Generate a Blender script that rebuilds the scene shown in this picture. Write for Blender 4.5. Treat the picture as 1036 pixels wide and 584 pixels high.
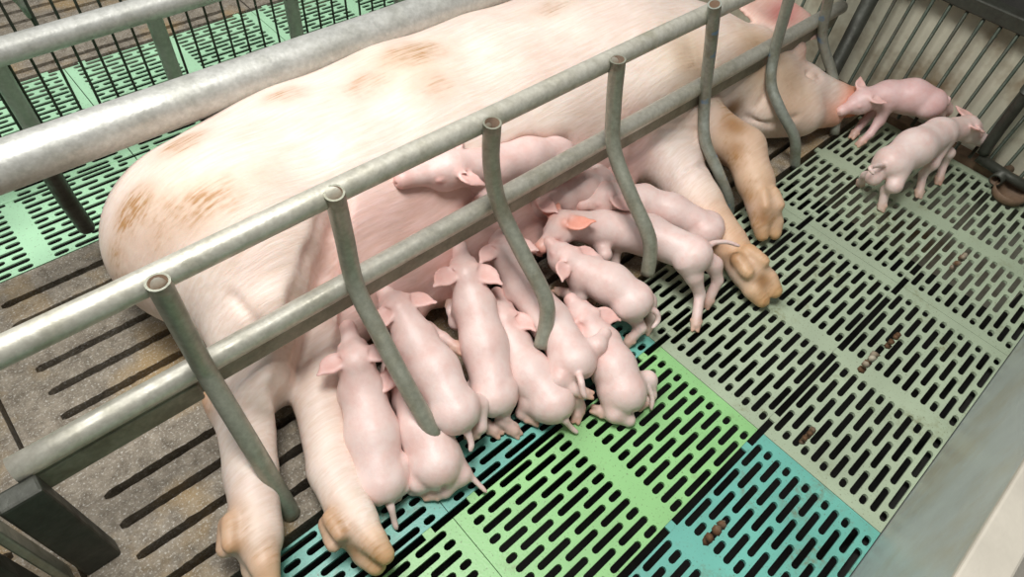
import bpy, bmesh, math, random
import numpy as np
from mathutils import Vector, Matrix

for o in list(bpy.data.objects):
    bpy.data.objects.remove(o)
scn = bpy.context.scene
COL = scn.collection
random.seed(7)

# ------------------------------------------------------------------ camera
CX, CY, F = 518.0, 292.0, 659.89
VA = np.array([1560 - CX, -390 - CY, F]); VA /= np.linalg.norm(VA)
VB = np.array([-523 - CX, -660 - CY, F]); VB /= np.linalg.norm(VB)
VZ = np.cross(VA, VB)
RM = np.array([VA, VB, VZ])            # world = RM @ (right, down, forward)
cam_d = bpy.data.cameras.new('camera')
cam = bpy.data.objects.new('camera', cam_d)
COL.objects.link(cam)
m = Matrix.Identity(4)
for i in range(3):
    m[i][0] = RM[i, 0]; m[i][1] = -RM[i, 1]; m[i][2] = -RM[i, 2]
m[2][3] = 1.0
cam.matrix_world = m
cam_d.sensor_width = 36.0
cam_d.lens = F / 1036.0 * 36.0
cam_d.clip_start = 0.01
scn.camera = cam


def at(x, y, z=0.0):
    """point of the photograph met at height z above the floor"""
    d = RM @ np.array([x - CX, y - CY, F])
    t = (z - 1.0) / d[2]
    return np.array([t * d[0], t * d[1], z])


def at_y(x, y, Y):
    """point of the photograph met on the upright plane at depth Y"""
    d = RM @ np.array([x - CX, y - CY, F])
    t = Y / d[1]
    return np.array([t * d[0], Y, 1 + t * d[2]])


# ------------------------------------------------------------------ light
vs = scn.view_settings
vs.view_transform = 'Standard'; vs.look = 'None'; vs.gamma = 1.0; vs.use_curve_mapping = False
vs.exposure = 0.0
W = bpy.data.worlds.new('barn_air'); scn.world = W; W.use_nodes = True
W.node_tree.nodes['Background'].inputs[0].default_value = (0.93, 0.97, 1.0, 1)
W.node_tree.nodes['Background'].inputs[1].default_value = 0.18


def area(name, loc, size, power, target, color=(1, 1, 1), sy=None):
    d = bpy.data.lights.new(name, 'AREA'); d.energy = power; d.size = size; d.color = color
    if sy: d.shape = 'RECTANGLE'; d.size_y = sy
    o = bpy.data.objects.new(name, d); COL.objects.link(o)
    o.location = loc
    o.rotation_euler = (Vector(target) - Vector(loc)).to_track_quat('-Z', 'Y').to_euler()
    return o


area('window_daylight', (-0.2, 1.7, 2.5), 1.2, 40, (0.4, 0.7, 0), (1.0, 0.99, 0.975))
area('ceiling_lamp', (0.20, 0.45, 2.3), 0.6, 43, (0.45, 0.4, 0), (1.0, 0.985, 0.955))

# ------------------------------------------------------------------ helpers


def obj(name, me, mat=None, parent=None):
    o = bpy.data.objects.new(name, me); COL.objects.link(o)
    if mat is not None and not me.materials: me.materials.append(mat)
    if parent: o.parent = parent
    return o


def tag(o, label=None, cat=None, group=None, kind=None):
    if label: o['label'] = label
    if cat: o['category'] = cat
    if group: o['group'] = group
    if kind: o['kind'] = kind
    return o


def empty(name, loc=(0, 0, 0)):
    o = bpy.data.objects.new(name, None); COL.objects.link(o)
    o.location = loc; o.empty_display_size = 0.05
    return o


def place(o, parent):
    """world-built mesh under an empty that stands elsewhere"""
    o.parent = parent
    o.matrix_parent_inverse = Matrix.Translation(parent.location).inverted()
    return o


def me_from(bm, name='m', smooth=False):
    me = bpy.data.meshes.new(name); bm.to_mesh(me); bm.free()
    if smooth:
        for p in me.polygons: p.use_smooth = True
    return me


def catmull(pts, n=6):
    P = [np.array(p, float) for p in pts]
    if len(P) < 3: return P
    out = []
    Q = [2 * P[0] - P[1]] + P + [2 * P[-1] - P[-2]]
    for i in range(1, len(Q) - 2):
        for k in range(n):
            t = k / n
            a, b, c, d = Q[i - 1], Q[i], Q[i + 1], Q[i + 2]
            out.append(0.5 * (2 * b + (c - a) * t + (2 * a - 5 * b + 4 * c - d) * t * t + (3 * b - a - 3 * c + d) * t ** 3))
    out.append(P[-1])
    return out


def tube(bm, pts, r, seg=16, open_start=False, open_end=False, wall=0.003, sy=1.0, cap=True):
    """sweep a round (or flattened, sy) section along pts; r a number or one per point"""
    P = [Vector(p) for p in pts]
    R = r if hasattr(r, '__len__') else [r] * len(P)
    T = []
    for i in range(len(P)):
        a = P[max(0, i - 1)]; b = P[min(len(P) - 1, i + 1)]
        T.append((b - a).normalized())
    ref = Vector((0, 0, 1)) if abs(T[0].z) < 0.9 else Vector((1, 0, 0))
    u = T[0].cross(ref).normalized(); v = u.cross(T[0]).normalized()
    rings = []
    for i in range(len(P)):
        if i:
            q = T[i - 1].rotation_difference(T[i]); u = q @ u; v = q @ v
        rings.append([bm.verts.new(P[i] + (u * math.cos(2 * math.pi * k / seg) + v * sy * math.sin(2 * math.pi * k / seg)) * R[i]) for k in range(seg)])
    fs = []
    for a, b in zip(rings, rings[1:]):
        for k in range(seg):
            fs.append(bm.faces.new((a[k], a[(k + 1) % seg], b[(k + 1) % seg], b[k])))
    for f in fs: f.smooth = True

    def end(ring, t, rr, uu, hollow, flip):
        if hollow:
            c = sum((x.co for x in ring), Vector()) / seg
            i1 = [bm.verts.new(c + (x.co - c) * (1 - wall / rr)) for x in ring]
            i2 = [bm.verts.new(x.co - t * 0.065) for x in i1]
            for k in range(seg):
                j = (k + 1) % seg
                bm.faces.new((ring[k], ring[j], i1[j], i1[k]))
                g = bm.faces.new((i1[k], i1[j], i2[j], i2[k])); g.smooth = True; g.material_index = 1
            bm.faces.new(i2).material_index = 1
        elif cap:
            bm.faces.new(ring)
    end(rings[0], -T[0], R[0], u, open_start, True)
    end(rings[-1], T[-1], R[-1], u, open_end, False)
    return bm


def box(bm, a, b, rot=None, bev=0.0):
    a = Vector(a); b = Vector(b)
    r = bmesh.ops.create_cube(bm, size=1.0)
    for v in r['verts']:
        v.co = Vector(((a.x + b.x) / 2 + v.co.x * (b.x - a.x), (a.y + b.y) / 2 + v.co.y * (b.y - a.y), (a.z + b.z) / 2 + v.co.z * (b.z - a.z)))
    if bev:
        es = list({e for v in r['verts'] for e in v.link_edges})
        bmesh.ops.bevel(bm, geom=es, offset=bev, segments=2, affect='EDGES', profile=0.5)
    return bm


def blob(bm, c, r, scale=(1, 1, 1), sub=2, jitter=0.0):
    res = bmesh.ops.create_icosphere(bm, subdivisions=sub, radius=r)
    for v in res['verts']:
        j = 1 + random.uniform(-jitter, jitter)
        v.co = Vector((c[0] + v.co.x * scale[0] * j, c[1] + v.co.y * scale[1] * j, c[2] + v.co.z * scale[2] * j))
        for f in v.link_faces: f.smooth = True


# ------------------------------------------------------------------ materials
def mat(name, fn, **kw):
    m = bpy.data.materials.new(name); m.use_nodes = True
    nt = m.node_tree; b = nt.nodes['Principled BSDF']
    fn(nt, b, **kw)
    return m


def N(nt, t, **kw):
    n = nt.nodes.new(t)
    for k, v in kw.items():
        if hasattr(n, k): setattr(n, k, v)
        else: n.inputs[k].default_value = v
    return n


def noise(nt, scale, detail=4, rough=0.6, stretch=None, rot=None, off=(0, 0, 0)):
    tc = nt.nodes.new('ShaderNodeNewGeometry')
    mp = nt.nodes.new('ShaderNodeMapping'); nt.links.new(tc.outputs['Position'], mp.inputs[0])
    mp.inputs['Location'].default_value = off
    if stretch: mp.inputs['Scale'].default_value = stretch
    if rot: mp.inputs['Rotation'].default_value = rot
    n = nt.nodes.new('ShaderNodeTexNoise'); n.inputs['Scale'].default_value = scale
    n.inputs['Detail'].default_value = detail; n.inputs['Roughness'].default_value = rough
    nt.links.new(mp.outputs[0], n.inputs['Vector'])
    return n.outputs['Fac']


def ramp(nt, src, p0, p1, c0=(0, 0, 0, 1), c1=(1, 1, 1, 1)):
    r = nt.nodes.new('ShaderNodeValToRGB')
    r.color_ramp.elements[0].position = p0; r.color_ramp.elements[0].color = c0
    r.color_ramp.elements[1].position = p1; r.color_ramp.elements[1].color = c1
    nt.links.new(src, r.inputs[0])
    return r.outputs[0]


def mix(nt, fac, a, b, mode='MIX'):
    n = nt.nodes.new('ShaderNodeMix'); n.data_type = 'RGBA'; n.blend_type = mode
    for i, v in ((0, fac), (6, a), (7, b)):
        if isinstance(v, (int, float)): n.inputs[i].default_value = v
        elif isinstance(v, tuple): n.inputs[i].default_value = v
        else: nt.links.new(v, n.inputs[i])
    return n.outputs[2]


def math_(nt, op, a, b):
    n = nt.nodes.new('ShaderNodeMath'); n.operation = op
    for i, v in ((0, a), (1, b)):
        if isinstance(v, (int, float)): n.inputs[i].default_value = v
        else: nt.links.new(v, n.inputs[i])
    return n.outputs[0]


def bump(nt, b, h, strength=0.3, dist=0.002):
    n = nt.nodes.new('ShaderNodeBump'); n.inputs['Strength'].default_value = strength
    n.inputs['Distance'].default_value = dist
    nt.links.new(h, n.inputs['Height']); nt.links.new(n.outputs[0], b.inputs['Normal'])


def c4(c): return (c[0], c[1], c[2], 1)


def f_metal(nt, b, base=(0.40, 0.40, 0.35), dirt=(0.20, 0.18, 0.12), rough=0.42, metallic=0.35, amount=(0.48, 0.75), blue=False):
    n1 = ramp(nt, noise(nt, 14, 5, 0.65), amount[0], amount[1])
    c = mix(nt, n1, c4(base), c4(dirt))
    n2 = ramp(nt, noise(nt, 120, 3, 0.6), 0.35, 0.7)
    c = mix(nt, 0.12, c, n2, 'OVERLAY')
    if blue:
        nb = ramp(nt, noise(nt, 22, 3, 0.5, off=(3, 1, 7)), 0.60, 0.66)
        c = mix(nt, nb, c, (0.17, 0.27, 0.40, 1))
    nt.links.new(c, b.inputs['Base Color'])
    b.inputs['Metallic'].default_value = metallic
    r = ramp(nt, noise(nt, 40, 3), 0.3, 0.7, (rough - 0.1,) * 3 + (1,), (rough + 0.15,) * 3 + (1,))
    nt.links.new(r, b.inputs['Roughness'])
    bump(nt, b, noise(nt, 160, 3), 0.25, 0.0015)


def f_plastic(nt, b, base=(0.3, 0.6, 0.3), dirt=(0.16, 0.13, 0.07), amt=(0.55, 0.72), var=0.5, scale=9):
    big = ramp(nt, noise(nt, scale, 4, 0.65), amt[0], amt[1])
    fine = ramp(nt, noise(nt, 90, 4, 0.7), 0.42, 0.62)
    d = math_(nt, 'MULTIPLY', big, fine)
    v = ramp(nt, noise(nt, 6, 2), 0.3, 0.7, c4([x * (1 - 0.25 * var) for x in base]), c4([min(1, x * (1 + 0.22 * var)) for x in base]))
    c = mix(nt, d, v, c4(dirt))
    sp = ramp(nt, noise(nt, 260, 2, 0.5), 0.63, 0.70)
    c = mix(nt, math_(nt, 'MULTIPLY', sp, 0.55), c, (0.10, 0.085, 0.05, 1))
    nt.links.new(c, b.inputs['Base Color'])
    b.inputs['Roughness'].default_value = 0.38
    bump(nt, b, noise(nt, 220, 3), 0.3, 0.001)


def f_concrete(nt, b, base=(0.33, 0.285, 0.22), dark=(0.11, 0.088, 0.062), stain=(0.36, 0.24, 0.10)):
    c = ramp(nt, noise(nt, 45, 6, 0.75), 0.32, 0.68, c4(dark), c4(base))
    st = ramp(nt, noise(nt, 5.5, 4, 0.6, off=(1.3, 0.4, 0)), 0.50, 0.64)
    c = mix(nt, math_(nt, 'MULTIPLY', st, 0.7), c, c4(stain))
    sp = ramp(nt, noise(nt, 260, 3, 0.7), 0.55, 0.66)
    c = mix(nt, math_(nt, 'MULTIPLY', sp, 0.7), c, (0.62, 0.60, 0.54, 1))
    nt.links.new(c, b.inputs['Base Color'])
    b.inputs['Roughness'].default_value = 0.75
    bump(nt, b, noise(nt, 150, 5, 0.7), 0.7, 0.003)


def f_skin(nt, b, stain=(0.43, 0.23, 0.095), sss=0.12, hair=None, freckle=0.0, rough=0.5):
    a = N(nt, 'ShaderNodeVertexColor', layer_name='Col')
    c = a.outputs['Color']
    n1 = ramp(nt, noise(nt, 9, 4, 0.6), 0.35, 0.7, (0.90, 0.84, 0.83, 1), (1, 1, 1, 1))
    c = mix(nt, 1.0, c, n1, 'MULTIPLY')
    if not hair:
        pk = ramp(nt, noise(nt, 28, 4, 0.65, off=(1, 2, 3)), 0.42, 0.68, (1, 1, 1, 1), (0.95, 0.84, 0.82, 1))
        c = mix(nt, 1.0, c, pk, 'MULTIPLY')
    at_ = N(nt, 'ShaderNodeAttribute', attribute_name='dirt')
    if hair:
        s = noise(nt, 1.0, 4, 0.6, stretch=hair[0], rot=hair[1])
        st = ramp(nt, s, 0.40, 0.72)
        big = ramp(nt, noise(nt, 9, 4, 0.7, off=(2, 5, 1)), 0.30, 0.62)
        k = math_(nt, 'ADD', math_(nt, 'MULTIPLY', math_(nt, 'MULTIPLY', big, st), 1.1), math_(nt, 'MULTIPLY', big, 0.28))
        k = math_(nt, 'MULTIPLY', k, at_.outputs['Fac'])
        k = ramp(nt, k, 0.0, 0.85)
        c = mix(nt, k, c, c4(stain))
        fine = ramp(nt, s, 0.36, 0.62, (0.84, 0.75, 0.65, 1), (1, 1, 1, 1))
        c = mix(nt, 0.5, c, fine, 'MULTIPLY')
        h = s
    else:
        k = math_(nt, 'MULTIPLY', at_.outputs['Fac'], ramp(nt, noise(nt, 60, 3), 0.35, 0.6))
        c = mix(nt, k, c, c4(stain))
        h = noise(nt, 75, 5, 0.65)
    nt.links.new(c, b.inputs['Base Color'])
    b.inputs['Roughness'].default_value = rough
    b.inputs['Subsurface Weight'].default_value = sss
    b.inputs['Subsurface Radius'].default_value = (0.02, 0.008, 0.005)
    b.inputs['Subsurface Scale'].default_value = 0.6
    bump(nt, b, h, 0.45, 0.0022)


def f_flat(nt, b, base=(0.5, 0.5, 0.5), rough=0.6, metallic=0.0, var=0.25, scale=10, dirt=None):
    v = ramp(nt, noise(nt, scale, 5, 0.65), 0.3, 0.7, c4([x * (1 - var) for x in base]), c4([min(1, x * (1 + var)) for x in base]))
    if dirt:
        v = mix(nt, ramp(nt, noise(nt, scale * 0.6, 5, 0.7, off=(4, 4, 4)), 0.48, 0.70), v, c4(dirt))
    nt.links.new(v, b.inputs['Base Color'])
    b.inputs['Roughness'].default_value = rough; b.inputs['Metallic'].default_value = metallic
    bump(nt, b, noise(nt, scale * 12, 3), 0.25, 0.002)


M = dict(
    rail=mat('galvanised_steel', f_metal, base=(0.54, 0.52, 0.44), dirt=(0.36, 0.34, 0.25)),
    post=mat('worn_steel_post', f_metal, base=(0.31, 0.315, 0.25), dirt=(0.22, 0.205, 0.14), rough=0.38),
    bluepost=mat('worn_steel_with_blue_paint', f_metal, base=(0.33, 0.35, 0.30), dirt=(0.18, 0.17, 0.11), blue=True),
    web=mat('grimy_steel_web', f_metal, base=(0.24, 0.23, 0.17), dirt=(0.13, 0.105, 0.065), rough=0.5),
    brail=mat('bright_galvanised_steel', f_metal, base=(0.52, 0.52, 0.48), dirt=(0.38, 0.38, 0.33)),
    dark=mat('dark_steel', f_metal, base=(0.05, 0.052, 0.04), dirt=(0.03, 0.026, 0.02), rough=0.5),
    wire=mat('dark_wire', f_metal, base=(0.05, 0.065, 0.045), dirt=(0.06, 0.045, 0.03), rough=0.55),
    rust=mat('rusty_weld', f_metal, base=(0.30, 0.27, 0.20), dirt=(0.10, 0.05, 0.02), amount=(0.40, 0.55), rough=0.7),
    green=mat('lime_green_plastic', f_plastic, base=(0.265, 0.52, 0.21), amt=(0.60, 0.75)),
    pale=mat('grey_green_plastic', f_plastic, base=(0.37, 0.44, 0.31), dirt=(0.20, 0.20, 0.10)),
    teal=mat('teal_plastic', f_plastic, base=(0.14, 0.41, 0.34), amt=(0.52, 0.68)),
    mint=mat('mint_green_plastic', f_plastic, base=(0.42, 0.70, 0.45), amt=(0.62, 0.78)),
    concrete=mat('rough_concrete', f_concrete),
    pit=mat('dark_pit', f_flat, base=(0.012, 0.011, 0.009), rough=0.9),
    panel=mat('grey_pvc', f_flat, base=(0.46, 0.50, 0.48), rough=0.4, var=0.12, scale=5, dirt=(0.40, 0.37, 0.28)),
    lip=mat('beige_panel_top', f_flat, base=(0.52, 0.48, 0.40), rough=0.6, var=0.12, scale=7),
    board=mat('beige_board', f_flat, base=(0.56, 0.54, 0.42), rough=0.6, var=0.15, scale=6, dirt=(0.20, 0.13, 0.06)),
    brown=mat('rusty_angle', f_flat, base=(0.16, 0.10, 0.06), rough=0.7, var=0.4, scale=20),
    alley=mat('alley_concrete', f_flat, base=(0.55, 0.51, 0.43), rough=0.8, var=0.15, scale=8),
    sow=mat('sow_skin', f_skin, hair=((17, 210, 70), (0, 0, math.radians(-14)))),
    piglet=mat('piglet_skin', f_skin, sss=0.10, stain=(0.25, 0.16, 0.12), rough=0.45),
    eye=mat('dark_eye', f_flat, base=(0.02, 0.012, 0.01), rough=0.15),
)

# ------------------------------------------------------------------ floor


def slot_panel(name, W_, D_, nr, half_cells, mt, loc, thick=0.006, both=True, gap=True):
    """slotted plastic panel, W_ along X, D_ along Y, nr slot rows"""
    bm = bmesh.new()
    pitch = D_ / nr
    ry = 0.0055

    def cell(x0, x1, y0, y1, s0, s1, yc):
        r = min(ry, (s1 - s0) / 2 - 1e-4)
        k = 4
        inner, outer = [], []
        for side in (0, 1):
            cx_ = s1 - r if side == 0 else s0 + r
            for i in range(k + 1):
                a = -math.pi / 2 + math.pi * i / k + (math.pi if side else 0)
                inner.append((cx_ + r * math.cos(a), yc + r * math.sin(a)))
                if side == 0:
                    outer.append([(cx_, y0), (x1, y0), (x1, yc), (x1, y1), (cx_, y1)][i])
                else:
                    outer.append([(cx_, y1), (x0, y1), (x0, yc), (x0, y0), (cx_, y0)][i])
        vi = [bm.verts.new((p[0], p[1], 0)) for p in inner]
        vo = [bm.verts.new((p[0], p[1], 0)) for p in outer]
        vb = [bm.verts.new((p[0], p[1], -thick)) for p in inner]
        n = len(vi)
        for i in range(n):
            j = (i + 1) % n
            bm.faces.new((vo[i], vo[j], vi[j], vi[i]))
            bm.faces.new((vi[i], vi[j], vb[j], vb[i]))

    for r in range(nr):
        y0 = r * pitch + (0.0 if r else 0.0); y1 = y0 + pitch; yc = y0 + pitch / 2
        segs = half_cells[r % 2]
        s = [(a, b) for a, b in segs] + [(W_ - b, W_ - a) for a, b in reversed(segs)]
        xs = [0.0] + [(s[i][1] + s[i + 1][0]) / 2 for i in range(len(s) - 1)] + [W_]
        for i, (a, b) in enumerate(s):
            cell(xs[i], xs[i + 1], y0, y1, a, b, yc)
    # rim and connector tabs
    e = 0.0055
    for (a, b, c, d) in ((0, 0, W_, 0), (W_, 0, W_, D_), (W_, D_, 0, D_), (0, D_, 0, 0)):
        v = [bm.verts.new(p) for p in ((a, b, 0), (c, d, 0), (c, d, -thick), (a, b, -thick))]
        bm.faces.new(v)
    if gap:
        for u in (0.035, W_ / 2 - 0.008, W_ - 0.05):
            box(bm, (u, D_ + 0.0001, -0.0055), (u + 0.016, D_ + 0.0118, -0.001))
    bmesh.ops.recalc_face_normals(bm, faces=bm.faces)
    me = me_from(bm)
    o = obj(name, me, mt); o.location = loc
    return tag(o, kind='structure')


HALF = (((0.019, 0.041), (0.050, 0.122), (0.134, 0.206), (0.217, 0.246)), ((0.022, 0.082), (0.093, 0.166), (0.176, 0.246)))
sx = {}


def HC(w):
    k = (w / 2) / 0.2655
    return tuple(tuple((a * k, b * k) for a, b in row) for row in HALF)


XJ = [(-0.269, 0.231), (0.231, 0.731), (0.731, 1.2595), (1.2595, 1.787)]
rowsY = [(-0.19, 0.045, 12), (0.045, 0.28, 12), (0.28, 0.404, 6)]
cols = [['teal', 'teal', 'pale', 'pale'], ['green', 'green', 'pale', 'pale'], ['teal', 'teal', 'pale', 'pale']]
for ri, (y0, y1, nr) in enumerate(rowsY):
    for ci, (x0, x1) in enumerate(XJ):
        slot_panel('floor', x1 - x0 - 0.0012, y1 - y0 - 0.012, nr, HC(x1 - x0 - 0.0012), M[cols[ri][ci]], (x0, y0, 0))
for y0, y1, nr in ((1.145, 1.352, 11), (1.352, 1.56, 11), (1.56, 1.765, 11)):
    x = -0.80
    while x < 2.0:
        slot_panel('floor', 0.498, y1 - y0 - 0.010, nr, HC(0.498), M['mint'], (x, y0, 0), thick=0.003)
        x += 0.5


def slab(x0, x1, y0, y1, slots, sw, name='floor', th=0.06):
    """concrete slab with long slots; slots = [(y, xa, xb)]"""
    bm = bmesh.new()
    ys = sorted(slots)
    edges = [y0] + [(ys[i][0] + ys[i + 1][0]) / 2 for i in range(len(ys) - 1)] + [y1]
    for i, (yc, xa, xb) in enumerate(ys):
        a, b = edges[i], edges[i + 1]
        n = 60
        up, lo = [], []
        for k in range(n + 1):
            x = xa + (xb - xa) * k / n
            e = min(1.0, min(k, n - k) / 0.9) if True else 1
            w = sw / 2 * (0.55 + 0.45 * min(1, e)) + random.uniform(-0.0008, 0.0008)
            up.append((x, yc + w + random.uniform(-0.0006, 0.0006))); lo.append((x, yc - w))
        inner = lo + up[::-1]
        outer = [(p[0], a) for p in lo] + [(p[0], b) for p in up[::-1]]
        outer[0] = (x0, a); outer[n] = (x1, a); outer[n + 1] = (x1, b); outer[-1] = (x0, b)
        vi = [bm.verts.new((p[0], p[1], 0)) for p in inner]
        vm = [bm.verts.new((p[0], p[1] , -0.004)) for p in inner]
        vb = [bm.verts.new((p[0], p[1], -th)) for p in inner]
        vo = [bm.verts.new((p[0], p[1], 0)) for p in outer]
        m_ = len(vi)
        for k in range(m_):
            j = (k + 1) % m_
            bm.faces.new((vo[k], vo[j], vi[j], vi[k]))
            bm.faces.new((vi[k], vi[j], vm[j], vm[k]))
            bm.faces.new((vm[k], vm[j], vb[j], vb[k]))
    for (a, b, c, d) in ((x0, y0, x1, y0), (x1, y0, x1, y1), (x1, y1, x0, y1), (x0, y1, x0, y0)):
        bm.faces.new([bm.verts.new(p) for p in ((a, b, 0), (c, d, 0), (c, d, -th), (a, b, -th))])
    bmesh.ops.recalc_face_normals(bm, faces=bm.faces)
    return tag(obj(name, me_from(bm), M['concrete']), kind='structure')


sl = []
y = 0.457
while y < 1.13:
    sl.append((y, -0.145, 0.33)); y += 0.057
slab(-0.205, 0.40, 0.407, 1.142, [q for q in sl if not 0.66 < q[0] < 0.76], 0.0150)
slab(0.404, 1.00, 0.407, 1.142, [(a, 0.47, 0.94) for a, _, _ in sl], 0.0150)
slab(1.004, 1.787, 0.407, 1.142, [(a, 1.07, 1.55) for a, _, _ in sl], 0.0150)
slab(-0.80, -0.212, 0.407, 1.142, [(a, -0.74, -0.27) for a, _, _ in sl], 0.0150)
far = [(1.80 + 0.057 * k, 0.0) for k in range(16)]
for x0, x1 in ((-0.8, -0.05), (-0.045, 0.7), (0.705, 1.5), (1.505, 2.3)):
    slab(x0, x1, 1.770, 2.75, [(a, x0 + 0.06, x1 - 0.06) for a, _ in far], 0.0150)

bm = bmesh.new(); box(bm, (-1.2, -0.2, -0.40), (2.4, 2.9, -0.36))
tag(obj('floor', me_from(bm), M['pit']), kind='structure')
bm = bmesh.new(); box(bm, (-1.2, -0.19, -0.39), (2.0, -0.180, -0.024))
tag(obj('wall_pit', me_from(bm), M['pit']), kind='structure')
bm = bmesh.new(); box(bm, (-1.2, -1.6, -0.05), (2.4, -0.221, 0.0))
tag(obj('floor', me_from(bm), M['alley']), kind='structure')

# side panel toward the alley
bm = bmesh.new(); box(bm, (-1.2, -0.218, -0.40), (2.0, -0.192, 0.37), bev=0.003)
wf = tag(obj('wall_front', me_from(bm), M['panel']), kind='structure')
bm = bmesh.new(); box(bm, (-1.2, -0.226, 0.3705), (2.0, -0.186, 0.382), bev=0.003)
tag(obj('trim_1', me_from(bm), M['lip']), kind='structure')
# wall behind the front grille
bm = bmesh.new(); box(bm, (1.835, -0.186, -0.40), (1.86, 2.75, 0.33), bev=0.002)
tag(obj('wall_right', me_from(bm), M['board']), kind='structure')
bm = bmesh.new(); box(bm, (1.789, -0.186, -0.02), (1.834, 1.142, 0.018), bev=0.003)
tag(obj('trim_2', me_from(bm), M['brown']), kind='structure')
bm = bmesh.new(); box(bm, (2.30, -0.3, -0.05), (2.34, 2.9, 1.1))
tag(obj('wall_back', me_from(bm), mat('dark_wall', f_flat, base=(0.05, 0.048, 0.042), rough=0.8)), kind='structure')

# ------------------------------------------------------------------ metalwork
POST_X = [0.050, 0.284, 0.548, 0.828, 1.108, 1.398, 1.640]
RY, LZ, UZ = 0.575, 0.237, 0.415
fr = empty('farrowing_crate', (0.8, RY, 0.0))
tag(fr, 'galvanised steel farrowing crate around the sow, long rails with bent tube posts', 'crate')


def part(name, bm, mt, parent, smooth=False):
    o = obj(name, me_from(bm), M[mt])
    if any(p_.material_index for p_ in o.data.polygons): o.data.materials.append(M['brown'])
    return place(o, parent)


bm = bmesh.new(); tube(bm, [(-0.5 + 0.1 * i, 0.578, UZ + 0.0008 * math.sin(i)) for i in range(24)], 0.0165, 20)
part('rail', bm, 'rail', fr)
bm = bmesh.new(); tube(bm, [(-0.176 + 0.1 * i, RY, LZ + 0.002) for i in range(20)], 0.0165, 20)
part('rail', bm, 'rail', fr)
# flat web welded under the lower tube
bm = bmesh.new(); box(bm, (-0.172, RY - 0.012, LZ - 0.040), (1.70, RY + 0.009, LZ - 0.006), bev=0.004)
box(bm, (-0.170, RY - 0.014, LZ - 0.050), (0.036, RY + 0.006, LZ - 0.012), bev=0.003)
part('rail_web', bm, 'web', fr)
PROF = [(0.556, 0.430), (0.556, 0.36), (0.556, 0.27), (0.545, 0.243), (0.505, 0.205), (0.455, 0.165), (0.418, 0.128), (0.403, 0.085), (0.398, 0.036)]
for i, X in enumerate(POST_X):
    pr = [list(p) for p in PROF]
    if i == 0:
        pr = [(0.556, 0.430), (0.556, 0.36), (0.555, 0.27), (0.542, 0.235), (0.510, 0.185), (0.475, 0.12), (0.445, 0.05), (0.430, 0.002)]
    xo = [0.0] * len(pr)
    if i in (4, 5, 6):
        xo = [-0.012, -0.003, 0.006] + [0.0] * (len(pr) - 3)
    PX = {1: [(338, 195, .430), (348, 238, .340), (360, 290, .250), (384, 338, .195), (410, 388, .145), (441, 443, .075)],
          2: [(498, 124, .430), (497, 165, .350), (505, 207, .268), (528, 255, .205), (551, 300, .150), (553, 325, .11), (547, 352, .075)],
          -1: [(625, 60, .430), (621, 105, .345), (621, 150, .265), (638, 197, .205), (655, 235, .155), (658, 255, .12), (655, 278, .08)]}
    if i == 3: PX[3] = PX[-1]
    PY = {4: [(723, 4, .556), (719, 45, .556), (713, 100, .553), (713, 140, .515), (727, 175, .455), (737, 203, .415), (736, 226, .400)],
          5: [(806, -35, .556), (798, 0, .556), (784, 51, .552), (780, 84, .525), (790, 112, .475), (804, 140, .425), (804, 170, .400)],
          6: [(856, -95, .556), (848, -50, .556), (838, 0, .556), (832, 38, .545), (842, 75, .495), (847, 104, .440), (844, 136, .402)]}
    pts = catmull([at_y(*q) for q in PY[i]] if i in PY else [at(*q) for q in PX[i]] if i in PX else [(X + xo[k], p[0], p[1]) for k, p in enumerate(pr)], 5)
    bm = bmesh.new(); tube(bm, pts, 0.0136 if i < 4 else 0.0122, 18, open_start=True, open_end=False, wall=0.0028)
    p = part('post', bm, 'post' if i < 4 else 'bluepost', fr)
    for zz, yy in ((UZ - 0.002, 0.5655), (LZ + 0.004, 0.558)):
        bm = bmesh.new()
        for k in range(7):
            a = 2 * math.pi * k / 7
            blob(bm, (X + 0.011 * math.cos(a), yy + 0.002, zz + 0.011 * math.sin(a)), 0.0046, jitter=0.25, sub=1)
        w = obj('weld', me_from(bm), M['rust'])
        w.parent = p; w.matrix_parent_inverse = p.matrix_parent_inverse.copy()

# far side of the crate
fb = fr
bm = bmesh.new(); tube(bm, [(-0.6 + 0.1 * i, 1.015, 0.310) for i in range(25)], 0.0368, 28)
part('rail', bm, 'brail', fb)
for X in (0.032, 0.60, 1.20, 1.66):
    bm = bmesh.new(); tube(bm, [(X, 1.030, 0.290), (X + 0.001, 1.075, 0.17), (X + 0.006, 1.118, 0.062)], 0.0145, 16)
    part('post', bm, 'dark', fb)

# corner upright and gate at the rump end
gt = empty('crate_gate', (-0.18, 0.56, 0.0))
tag(gt, 'dark steel upright gate at the rump end of the crate, lower left corner', 'gate')
bm = bmesh.new(); box(bm, (-0.205, 0.532, 0.0), (-0.158, 0.560, 0.236), bev=0.004)
part('upright', bm, 'dark', gt)
for k, (xx, yy, mt) in enumerate(((-0.222, 0.545, 'post'), (-0.245, 0.53, 'dark'), (-0.268, 0.54, 'post'))):
    bm = bmesh.new(); box(bm, (xx - 0.008, yy - 0.01, 0.0), (xx + 0.004, yy + 0.02, 0.225), bev=0.003)
    part('bar', bm, mt, gt)
bm = bmesh.new(); tube(bm, [(-0.235, 0.505, 0.228), (-0.235, 0.90, 0.228)], 0.012, 14)
part('cross_rail', bm, 'dark', gt)
bm = bmesh.new(); tube(bm, [(-0.235, 0.93, 0.0), (-0.235, 0.93, 0.24)], 0.014, 14)
part('post', bm, 'dark', gt)

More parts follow.
